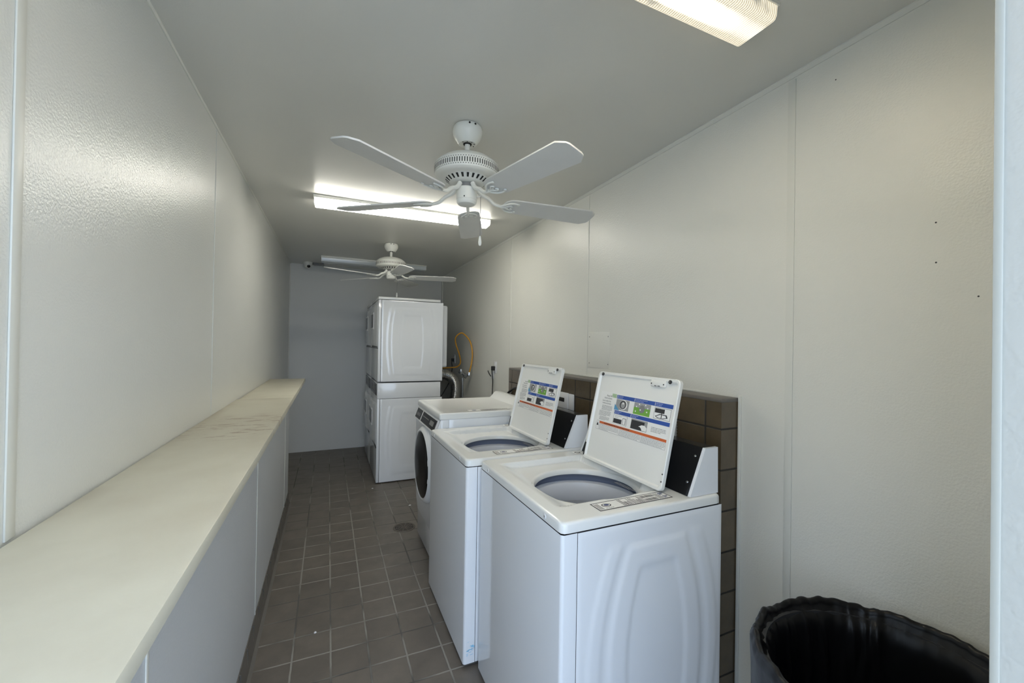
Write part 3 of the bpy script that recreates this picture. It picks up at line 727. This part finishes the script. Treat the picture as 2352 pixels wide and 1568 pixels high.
# ------------------------------------------------------------------ services behind the machines
def smooth_path(pts, n=8):
    out = []; P = [Vector(p) for p in pts]
    for i in range(len(P) - 1):
        p0 = P[max(i - 1, 0)]; p1 = P[i]; p2 = P[i + 1]; p3 = P[min(i + 2, len(P) - 1)]
        for k_ in range(n):
            t_ = k_ / n; out.append(.5 * ((2 * p1) + (p2 - p0) * t_ + (2 * p0 - 5 * p1 + 4 * p2 - p3) * t_ * t_ + (3 * p1 - p0 - 3 * p2 + p3) * t_ ** 3))
    out.append(P[-1]); return out
# exhaust duct
path = smooth_path([(1.145, 5.0, 1.092), (1.24, 5.0, 1.092), (1.33, 5.0, 1.088), (1.405, 5.0, 1.055), (1.452, 5.0, .99), (1.468, 5.0, .91), (1.462, 5.0, .82), (1.44, 5.0, .70), (1.42, 5.0, .45), (1.42, 5.0, .30)], 22)
q = MB(); q.tube(path, .06, DUCT, 24, rad=[.060 + (.0045 if (i % 4) < 2 else -.002) for i in range(len(path))])
tag(q.build('exhaust_duct', angle=80), 'ribbed silver exhaust duct curving down behind the nearer dryer stack', 'duct')
q = MB(); q.tube([(1.27, 5.12, .02), (1.27, 5.12, 1.0)], .032, GALV, 16); q.tube([(1.27, 5.12, .40), (1.27, 5.12, .44)], .04, GALV, 16)
tag(q.build('drain_pipe'), 'dark vertical pipe in the gap behind the nearer dryer stack', 'pipe')
# gas hose: image track measured at y=5, brought forward along its ray
def fw(x, z, y, xs=1.0): return (x * y / 5, y, 1.4813 - (1.4813 - z) * y / 5)
trk = [(1.30, 1.170, 5.10), (1.397, 1.175, 5.05), (1.481, 1.183, 5.0), (1.526, 1.234, 4.95), (1.511, 1.335, 4.9), (1.463, 1.473, 4.85), (1.461, 1.555, 4.8), (1.526, 1.61, 4.75), (1.586, 1.583, 4.7), (1.654, 1.495, 4.6), (1.683, 1.355, 4.55), (1.672, 1.22, 4.55), (1.647, 1.112, 4.58)]
pts = smooth_path([fw(x, z, y) for x, z, y in trk], 8)
gh = thing('gas_hose', 'yellow gas hose looping up on the right wall behind the dryers', 'hose', pts[0])
q = MB(); Mi = Matrix.Translation(-Vector(pts[0])); q.tube(pts, .0085, YELLOW, 12, Mi); q.build('hose', gh)
q = MB(); q.tube([pts[0] + (pts[0] - pts[2]).normalized() * .05, pts[0]], .012, CHROME, 12, Mi); q.build('hose_fitting', gh)
e = Vector(pts[-1]); q = MB(); q.tube([e, e + Vector((-.004, 0, -.035))], .014, CHROME, 8, Mi); q.build('hose_fitting', gh)
gv = thing('gas_valve', 'small grey gas valve with drip leg under the yellow hose', 'valve', (1.50, 4.6, .85))
Mi = Matrix.Translation((-1.50, -4.6, -.85))
V1, V2, V3, V4 = [Vector(fw(*p)) for p in ((1.528, 1.126, 4.62), (1.595, 1.068, 4.62), (1.559, 1.012, 4.62), (1.562, .80, 4.62))]
q = MB(); q.tube([V1, V2], .019, GALV, 12, Mi); q.tube([V1 + Vector((-.012, 0, .01)), V1 + Vector((.006, 0, -.004))], .027, GALV, 8, Mi); q.tube([V2 + Vector((-.015, 0, .01)), V2 + Vector((.015, 0, -.01))], .027, GALV, 8, Mi)
q.tube([V2, e + Vector((-.004, 0, -.03))], .012, GALV, 10, Mi); q.build('valve_body', gv)
q = MB(); q.tube([V3 + Vector((0, 0, .03)), V4], .011, GALV, 10, Mi); q.tube([V3 + Vector((0, 0, -.005)), V3 + Vector((0, 0, .02))], .016, GALV, 8, Mi); q.build('drip_leg', gv)
q = MB(); q.box(V1.x - .008, V1.x + .008, V1.y - .04, V1.y - .015, V1.z - .03, V1.z + .03, YELLOW if False else CHROME, .003, 2, Mi); q.build('valve_lever', gv)
# outlets
def outlet(y, z, label, plug_z, cable, lab2):
    x = XR(y)
    o = thing('wall_outlet', label, 'outlet', (x, y, z))
    q = MB(); q.box(-.006, .0, -.036, .036, -.058, .058, PLAST, .004); q.build('cover_plate', o)
    q = MB()
    for dz in (-.02, .02): q.box(-.008, -.005, -.016, .016, dz - .013, dz + .013, PAPER, .003)
    q.build('socket', o)
    pc = thing('power_cord', lab2, 'power cord', (x, y, plug_z))
    q = MB(); q.box(-.045, -.009, -.014, .014, -.022, .022, BLACKM, .006, 3); q.build('plug', pc)
    q = MB(); q.tube(smooth_path([(px - x, py - y, pz - plug_z) for px, py, pz in cable], 6), .0055, BLACKM, 8); q.build('cable', pc)
xo = XR(3.855)
outlet(3.835, 1.245, 'white outlet on the right wall behind the front-loading washer', 1.235, [(xo - .035, 3.845, 1.225), (xo - .03, 3.85, 1.19), (xo - .02, 3.856, 1.10), (xo - .02, 3.86, 1.0), (xo - .04, 3.80, .85), (xo - .12, 3.5, .5), (1.36, 3.21, .35)], 'black power cord plugged in behind the front-loading washer and hanging straight down')
xo = XR(5.4)
outlet(5.38, 1.27, 'outlet on the right wall behind the dryers, above the silver duct', 1.255, [(xo - .035, 5.40, 1.245), (xo - .035, 5.40, 1.21), (xo - .03, 5.40, 1.12), (xo - .06, 5.42, .95), (1.3, 5.45, .60)], 'short black power cord plugged in behind the dryers next to the yellow hose')
# spare cord plug clipped near the outlet
xk = XR(4.0)
q = MB(); q.tube(smooth_path([(xk - .012, 4.02, 1.197), (xk - .02, 3.97, 1.175), (xk - .02, 3.91, 1.150), (xk - .012, 3.895, 1.165)], 6), .005, BLACKM, 8); q.box(xk - .022, xk - .001, 3.875, 3.905, 1.125, 1.20, PLAST, .004)
tag(q.build('cable_clip'), 'small white clip with a stub of black cable left of the hanging power cord', 'cable clip')
# utility box on tiled wall
ub = thing('utility_box', 'white washer outlet box on the tiled half wall, seen behind the middle washer lid', 'outlet box', (HX, 2.26, 1.128))
q = MB(); q.box(-.012, -.0005, -.035, .14, -.055, .048, PLAST, .004); q.box(-.008, -.0005, -.098, -.038, -.055, .046, PLAST, .004); q.build('box_face', ub)
q = MB(); q.box(-.016, -.011, .004, .085, -.012, .014, BLACKM, .008, 3); q.build('slot_handle', ub, label='black slot')
# drain hose ribbed grey behind the near lid
pth = [(1.375, 1.333, 1.185 - i * .004) for i in range(0, 50)]
q = MB(); q.tube(pth, .008, simple('grey_hose', (.42, .43, .42), .5), 10, rad=[.0085 if (i % 3) else .0105 for i in range(50)])
q.tube(smooth_path([(1.375, 1.333, .99), (1.372, 1.34, .8), (1.372, 1.4, .5), (1.372, 1.42, .3), (1.372, 1.42, .01)], 6), .008, bpy.data.materials['grey_hose'], 10)
tag(q.build('drain_hose', angle=80), 'grey ribbed drain hose on the tiled wall just right of the nearest open lid', 'hose')
# black water hose arc
q = MB(); q.tube(smooth_path([(1.375, 3.19, 1.0), (1.378, 3.152, 1.066), (1.38, 3.074, 1.107), (1.38, 2.99, 1.126), (1.38, 2.93, 1.10), (1.375, 2.90, .98), (1.372, 2.9, .8), (1.372, 2.9, .4), (1.372, 2.9, .012)], 8), .009, BLACKM, 10)
tag(q.build('water_hose'), 'black water hose arching against the tiled wall behind the front-loading washer', 'hose')

# ------------------------------------------------------------------ ceiling fans
def make_fan(zc, cx, cy, base_ang, label):
    root = thing('ceiling_fan', label, 'ceiling fan', (cx, cy, zc), 'white five-blade ceiling fans')
    q = MB(); q.lathe([(.050, -.003), (.060, -.003), (.064, -.008), (.067, -.020), (.0675, -.030), (.065, -.042), (.058, -.057), (.049, -.070), (.042, -.079), (.038, -.082), (.020, -.080)], (0, 0, 0), FANW, 48, None, (1, 0))
    cn = q.build('canopy', root)
    q = MB(); q.lathe([(.050, 0), (.050, -.006)], (0, 0, 0), FANDARK, 32); q.build('canopy_gap', cn)
    for a_ in (-1.35, -1.75):
        q = MB(); q.disc((.0668 * math.cos(a_), .0668 * math.sin(a_), -.014), (math.cos(a_), math.sin(a_), 0), .0045, .0015, FANDARK, 10); q.build('canopy_screw', cn)
    for k_ in range(5):
        q = MB(); a_ = -2.6 + k_ * .7; q.disc((.031 * math.cos(a_), .031 * math.sin(a_), -.0812), (0, 0, -1), .003, .0012, FANDARK, 8); q.build('vent_hole', cn)
    q = MB(); q.lathe([(.0125, -.07), (.0125, -.15)], (0, 0, 0), FANW, 20); q.lathe([(.019, -.0795), (.018, -.0835), (.0125, -.084)], (0, 0, 0), FANDARK, 20); q.build('downrod', root)
    q = MB(); q.lathe([(.012, -.137), (.04, -.139), (.08, -.146), (.115, -.160), (.136, -.176), (.145, -.186), (.147, -.191), (.147, -.230), (.1455, -.236), (.138, -.2425), (.120, -.2450), (.102, -.2445), (.098, -.2455), (.078, -.2605), (.060, -.264), (.03, -.266)], (0, 0, 0), FANW, 72)
    for k_ in range(84):
        a_ = 2 * PI * k_ / 84; M = Matrix.Rotation(a_, 4, 'Z')
        q.quad([(.1474, -.0020, -.202), (.1474, .0020, -.202), (.1474, .0020, -.222), (.1474, -.0020, -.222)], FANDARK, M)
        for dz in (-.196, -.228):
            M2 = Matrix.Rotation(a_ + PI / 84, 4, 'Z'); q.quad([(.1474, -.0016, dz + .0017), (.1474, .0016, dz + .0017), (.1474, .0016, dz - .0017), (.1474, -.0016, dz - .0017)], FANDARK, M2)
    for k_ in range(24):
        M = Matrix.Rotation(2 * PI * k_ / 24, 4, 'Z')
        q.quad([(.0968, -.0055, -.2472), (.0968, .0055, -.2472), (.0795, .0040, -.2600), (.0795, -.0040, -.2600)], FANDARK, M)
    hub = q.build('motor_housing', root)
    q = MB(); q.lathe([(.034, -.266), (.040, -.268), (.040, -.285), (.030, -.285)], (0, 0, 0), simple('grey_fitting', (.2, .2, .2), .5) if 'grey_fitting' not in bpy.data.materials else bpy.data.materials['grey_fitting'], 32)
    q.lathe([(.02, -.283), (.044, -.284), (.047, -.288), (.047, -.338), (.0455, -.3395), (.0465, -.342), (.045, -.350), (.038, -.357), (.02, -.360), (.001, -.3605)], (0, 0, 0), FANW, 40)
    q.disc((.0468 * math.cos(-2.1), .0468 * math.sin(-2.1), -.333), (math.cos(-2.1), math.sin(-2.1), 0), .0032, .001, FANDARK, 8)
    sw = q.build('switch_housing', root)
    ca = math.radians(-22)
    px_, py_ = .064 * math.cos(ca), .064 * math.sin(ca)
    q = MB(); q.tube([(.045 * math.cos(ca), .045 * math.sin(ca), -.318), (px_, py_, -.318)], .003, FANW, 8); q.tube([(px_, py_, -.316), (px_ + .001, py_, -.4), (px_, py_, -.500)], .0012, GREYBTN, 6)
    ch = q.build('pull_chain', root)
    q = MB(); q.lathe([(.001, -.498), (.0045, -.502), (.0075, -.525), (.0078, -.533), (.005, -.542), (.001, -.544)], (px_, py_, 0), FANW, 16); q.build('pull_knob', ch)
    zb = -.335; pitch = math.radians(11)
    me_b = me_i = None
    for k_ in range(5):
        a_ = math.radians(base_ang + 72 * k_)
        Mz = Matrix.Rotation(a_, 4, 'Z'); Mp = Matrix.Translation((0, 0, zb)) @ Matrix.Rotation(-pitch, 4, 'X')
        if me_b is None:
            q = MB(); pr = []
            outl = [(.185, -.035), (.20, -.050), (.225, -.057), (.40, -.063), (.625, -.068), (.655, -.045), (.660, -.03), (.660, .03), (.655, .045), (.625, .068), (.40, .063), (.225, .057), (.20, .050), (.185, .035), (.178, .015), (.178, -.015)]
            q.prism(outl, 'z', -.003, .003, BLADE); o = q.build('fan_blade', root, angle=40); me_b = o.data; o.matrix_local = Mz @ Mp
            # iron
            q = MB()
            arm = smooth_path([(.048, 0, -.272), (.060, 0, -.290), (.080, 0, -.305), (.105, 0, -.315), (.135, 0, zb - .001), (.165, 0, zb - .007), (.185, 0, zb - .008)], 5)
            q.tube(arm, .009, FANW, 10, rad=[.011 - .004 * i / (len(arm) - 1) for i in range(len(arm))])
            R = Matrix.Rotation(-pitch, 4, 'X'); T = Matrix.Translation((0, 0, zb))
            for sg in (1, -1):
                lp = smooth_path([(.165, 0, -.007), (.180, sg * .018, -.008), (.200, sg * .034, -.008), (.225, sg * .040, -.008), (.248, sg * .034, -.007)], 5)
                q.tube(lp, .0052, FANW, 8, T @ R, rad=[.0055 - .002 * i / (len(lp) - 1) for i in range(len(lp))])
                lp = smooth_path([(.180, 0, -.007), (.198, sg * .010, -.008), (.212, sg * .018, -.008), (.222, sg * .012, -.008), (.213, sg * .006, -.007)], 5)
                q.tube(lp, .0038, FANW, 8, T @ R)
                q.disc((.243, sg * .034, -.006), (0, 0, -1), .007, .004, FANW, 12, T @ R)
            q.disc((.20, 0, -.005), (0, 0, -1), .007, .004, FANW, 12, T @ R)
            o2 = q.build('blade_iron', o); me_i = o2.data
        else:
            o = bpy.data.objects.new('fan_blade', me_b); C.objects.link(o); o.parent = root; o.matrix_local = Mz @ Mp
            o2 = bpy.data.objects.new('blade_iron', me_i); C.objects.link(o2); o2.parent = o
        o2.matrix_local = Mp.inverted()
    return root
make_fan(ZC(.564, 1.795), .564, 1.795, -2.5, 'nearer white ceiling fan with a hanging pull chain, above the washers')
make_fan(ZC(.568, 4.325), .568, 4.325, -13, 'farther white ceiling fan hanging just in front of the stacked dryers')

# ------------------------------------------------------------------ ceiling lights
def make_light(x0, x1, y0, y1, lens, label, depth=.05, turn=0):
    xc, yc = (x0 + x1) / 2, (y0 + y1) / 2; z = min(ZC(x0, y1), ZC(x1, y1), ZC(x0, y0), ZC(x1, y0)) + .001
    root = thing('ceiling_light', label, 'ceiling light', (xc, yc, z))
    hx, hy = (x1 - x0) / 2, (y1 - y0) / 2; root.rotation_euler = (0, 0, turn)
    q = MB(); q.box(-hx, hx, -hy, hy, -.010, .012, FANW, .003)
    q.build('base_plate', root)
    pr = [(-hy + .004, -.011), (-hy + .006, -depth + .012), (-hy + .010, -depth + .003), (-hy + .016, -depth), (hy - .016, -depth), (hy - .010, -depth + .003), (hy - .006, -depth + .012), (hy - .004, -.011)]
    q = MB(); q.prism(pr, 'x', -hx + .008, hx - .008, lens); q.build('lens', root)
    for s_ in (-1, 1):
        q = MB(); q.prism([(y * .97, zz * .96) for y, zz in pr], 'x', s_ * (hx - .0078), s_ * (hx - .004), LENSEND); q.build('end_cap', root)
    return root
make_light(-.10, 1.15, .748, .886, LENS1, 'nearest lit tube light with a ribbed, stained lens, closest to the doorway', .048)
make_light(-.11, 1.165, 3.068, 3.198, LENS2, 'brightly lit tube light in the middle of the ceiling, behind the nearer fan', .048, -.045)
make_light(-.10, 1.15, 5.33, 5.48, LENSOFF, 'unlit tube light near the back wall, behind the farther fan', .06)

# security camera
sc = thing('security_camera', 'small white dome camera in the ceiling corner by the back wall', 'camera', (-.262, 5.95, ZC(-.26, 5.95)))
q = MB(); q.lathe([(.055, .0), (.055, -.018), (.048, -.03)], (0, 0, 0), FANW, 32, None, (1, 1)); q.build('camera_base', sc)
q = MB(); q.lathe([(.048, -.028), (.047, -.045), (.038, -.064), (.022, -.075), (.001, -.079)], (0, 0, 0), FANW, 32); q.build('camera_dome', sc)
q = MB(); q.disc((.01, -.036, -.055), (.1, -1, -.45), .020, .006, BLACK, 24); q.build('camera_eye', sc, label='black lens')
q = MB(); q.tube([(.05, .0, -.012), (.18, .0, -.014)], .01, BLACKM, 8); q.box(.06, .19, -.02, .02, -.03, -.002, GREYBTN, .004); q.build('junction_cover', sc)

# floor drain, litter
fd = thing('floor_drain', 'round rusty floor drain in the tiles in front of the front-loading washer', 'floor drain', (.578, 3.35, .0))
q = MB(); q.lathe([(.088, .0005), (.086, .004), (.078, .004), (.076, .001)], (0, 0, 0), DRAIN, 40); q.build('drain_ring', fd)
q = MB(); q.lathe([(.076, .0006), (.001, .0006)], (0, 0, 0), DARKGAP, 32)
for k_ in range(6):
    rr_ = .008 + k_ * .0125; q.lathe([(rr_, .001), (rr_, .0032), (rr_ + .0045, .0032), (rr_ + .0045, .001)], (0, 0, 0), DRAIN, 36)
for k_ in range(10):
    q.box(.006, .076, -.0025, .0025, .001, .0031, DRAIN, 0, 1, Matrix.Rotation(2 * PI * k_ / 10, 4, 'Z'))
q.build('drain_grate', fd)
for (x, y, sz, lab) in ((.43, 4.35, .011, 'tiny white scrap on the floor at the foot of the nearer dryer stack'), (.70, 3.78, .013, 'tiny white scrap on the floor between the front-loading washer and the dryers'), (-.037, 2.306, .008, 'tiny white crumb in a floor grout line near the left knee wall')):
    q = MB(); pts = []
    for i in range(9):
        a_ = 2 * PI * i / 9; r_ = sz * random.uniform(.6, 1.1); pts.append((x + r_ * math.cos(a_), y + r_ * .7 * math.sin(a_), .001))
    top = [(x + (a - x) * .6, y + (b_ - y) * .6, .005 + random.uniform(0, .002)) for a, b_, _ in pts]
    loft(q, [pts, top], PAPER); tag(q.build('paper_scrap'), lab, 'litter')

# ------------------------------------------------------------------ trash can and bag
BX, BY, BR, BZ = 1.170, .482, .297, .765
q = MB(); q.lathe([(.222, .0), (.226, .006), (.250, .70), (.259, .735), (.259, .739), (.250, .739), (.246, .70), (.216, .012)], (BX, BY, 0), BIN, 64, None, (1, 1))
tag(q.build('trash_can'), 'round dark trash can standing in the near right corner under a black bag', 'trash can')
q = MB(); NA = 360; rings = []
def nz(a_, z, f, seed=0): return noise.noise(Vector((math.cos(a_) * f + seed, math.sin(a_) * f, z)))
rnd = random.Random(21)
creases = []
for _ in range(230):
    creases.append((rnd.uniform(0, 2 * PI), rnd.uniform(-.9, .9), rnd.gauss(0, .55), rnd.uniform(.010, .05), rnd.uniform(.15, .5), rnd.uniform(.003, .011) * rnd.choice((1, 1, 1, -1))))
def crease(a_, s_):
    d_ = 0
    for a0, s0, sl, w_, ls, am in creases:
        ds = s_ - s0
        if abs(ds) > ls * 1.5: continue
        da = (a_ - a0 - sl * ds + PI) % (2 * PI) - PI
        if abs(da) > w_ * 4: continue
        d_ += am * math.exp(-abs(da) / w_) * math.exp(-(ds / ls) ** 2 * 2)
    return d_
prof = [('o', i / 30) for i in range(31)] + [('r', (i + 1) / 10) for i in range(10)] + [('i', (i + 1) / 30) for i in range(30)]
for kind, t_ in prof:
    ring = []
    for i in range(NA):
        a_ = 2 * PI * i / NA
        s_ = {'o': -1 + t_, 'r': 0, 'i': t_}[kind] * (1 if kind != 'r' else 0) + (0.02 * t_ if kind == 'r' else 0)
        cr_ = crease(a_, s_); cr_ = math.sqrt(cr_ * cr_ + 1e-5) * .5 + cr_ * .5; cr_ = .016 * math.tanh(cr_ / .016); sag = .010 * nz(a_, 0, 3.5, 40) + .006 * nz(a_, 1, 11, 5)
        soft = nz(a_ + .2 * s_, s_ * 2.2, 5, 9)
        if kind == 'o':
            z = .30 + (BZ - .018 - .30) * t_; r_ = BR - .008 - .010 * (1 - t_) - cr_ * 1.1 - .004 * abs(soft) - .002; z += sag + .03 * nz(a_, 0, 8, 77) * (1 - t_)
        elif kind == 'r':
            ph = PI * t_; r_ = BR - .022 + .010 * math.cos(ph) - cr_ * (.7 + .3 * abs(math.cos(ph))) - .006 * abs(soft); z = BZ - .018 + .018 * math.sin(ph) + sag - cr_ * .4
        else:
            z = BZ - .018 - (BZ - .06) * t_ ** 1.15 + sag * (1 - t_)
            r_ = BR - .040 - .014 * min(1, t_ * 12) - .045 * t_ - .07 * max(0, t_ - .7) - cr_ * (1 + 1.2 * t_) - .02 * t_ * abs(soft)
        ring.append((BX + r_ * math.cos(a_), BY + r_ * math.sin(a_), z))
    rings.append(ring)
loft(q, rings, BAG, False, True)
tag(q.build('trash_bag', angle=60), 'wrinkled black plastic bag lining the trash can, folded over its rim', 'trash bag')

# ------------------------------------------------------------------ light, world, camera
wd = bpy.data.worlds.new('world'); bpy.context.scene.world = wd; wd.use_nodes = True
bg = wd.node_tree.nodes['Background']; bg.inputs['Color'].default_value = (.64, .79, 1.0, 1); bg.inputs['Strength'].default_value = 2.1
L = bpy.data.lights.new('doorway_portal', 'AREA'); L.shape = 'RECTANGLE'; L.size = JX + .52; L.size_y = 2.30; L.cycles.is_portal = True
lo = bpy.data.objects.new('doorway_portal', L); C.objects.link(lo); lo.location = ((JX - .52) / 2, YD - .15, 1.15); lo.rotation_euler = (-PI / 2, 0, PI)
lo.rotation_euler = Vector((0, 1, 0)).to_track_quat('-Z', 'Z').to_euler()

f, yaw, pitch, roll, hh = 941.5, .4206, .0063, .0161, 1.4813
cy_, sy_, cp, sp = math.cos(yaw), math.sin(yaw), math.cos(pitch), math.sin(pitch)
fwd = Vector((sy_ * cp, cy_ * cp, sp)); rt = Vector((cy_, -sy_, 0)); dn = fwd.cross(rt)
c_, s_ = math.cos(roll), math.sin(roll); rt, dn = rt * c_ - dn * s_, dn * c_ + rt * s_
cam = bpy.data.cameras.new('camera'); co = bpy.data.objects.new('camera', cam); C.objects.link(co)
up = -dn; bk = -fwd
co.matrix_world = Matrix(((rt.x, up.x, bk.x, 0), (rt.y, up.y, bk.y, 0), (rt.z, up.z, bk.z, hh), (0, 0, 0, 1)))
cam.sensor_width = 36; cam.lens = f / 2352 * 36; cam.clip_start = .02
sc_ = bpy.context.scene; sc_.camera = co
sc_.view_settings.view_transform = 'Standard'; sc_.view_settings.look = 'None'; sc_.view_settings.gamma = 1
sc_.view_settings.use_curve_mapping = False; sc_.view_settings.exposure = 1.28
sc_.cycles.max_bounces = 12; sc_.cycles.diffuse_bounces = 8; sc_.cycles.glossy_bounces = 6
sc_.cycles.use_denoising = True; sc_.cycles.sample_clamp_indirect = 8
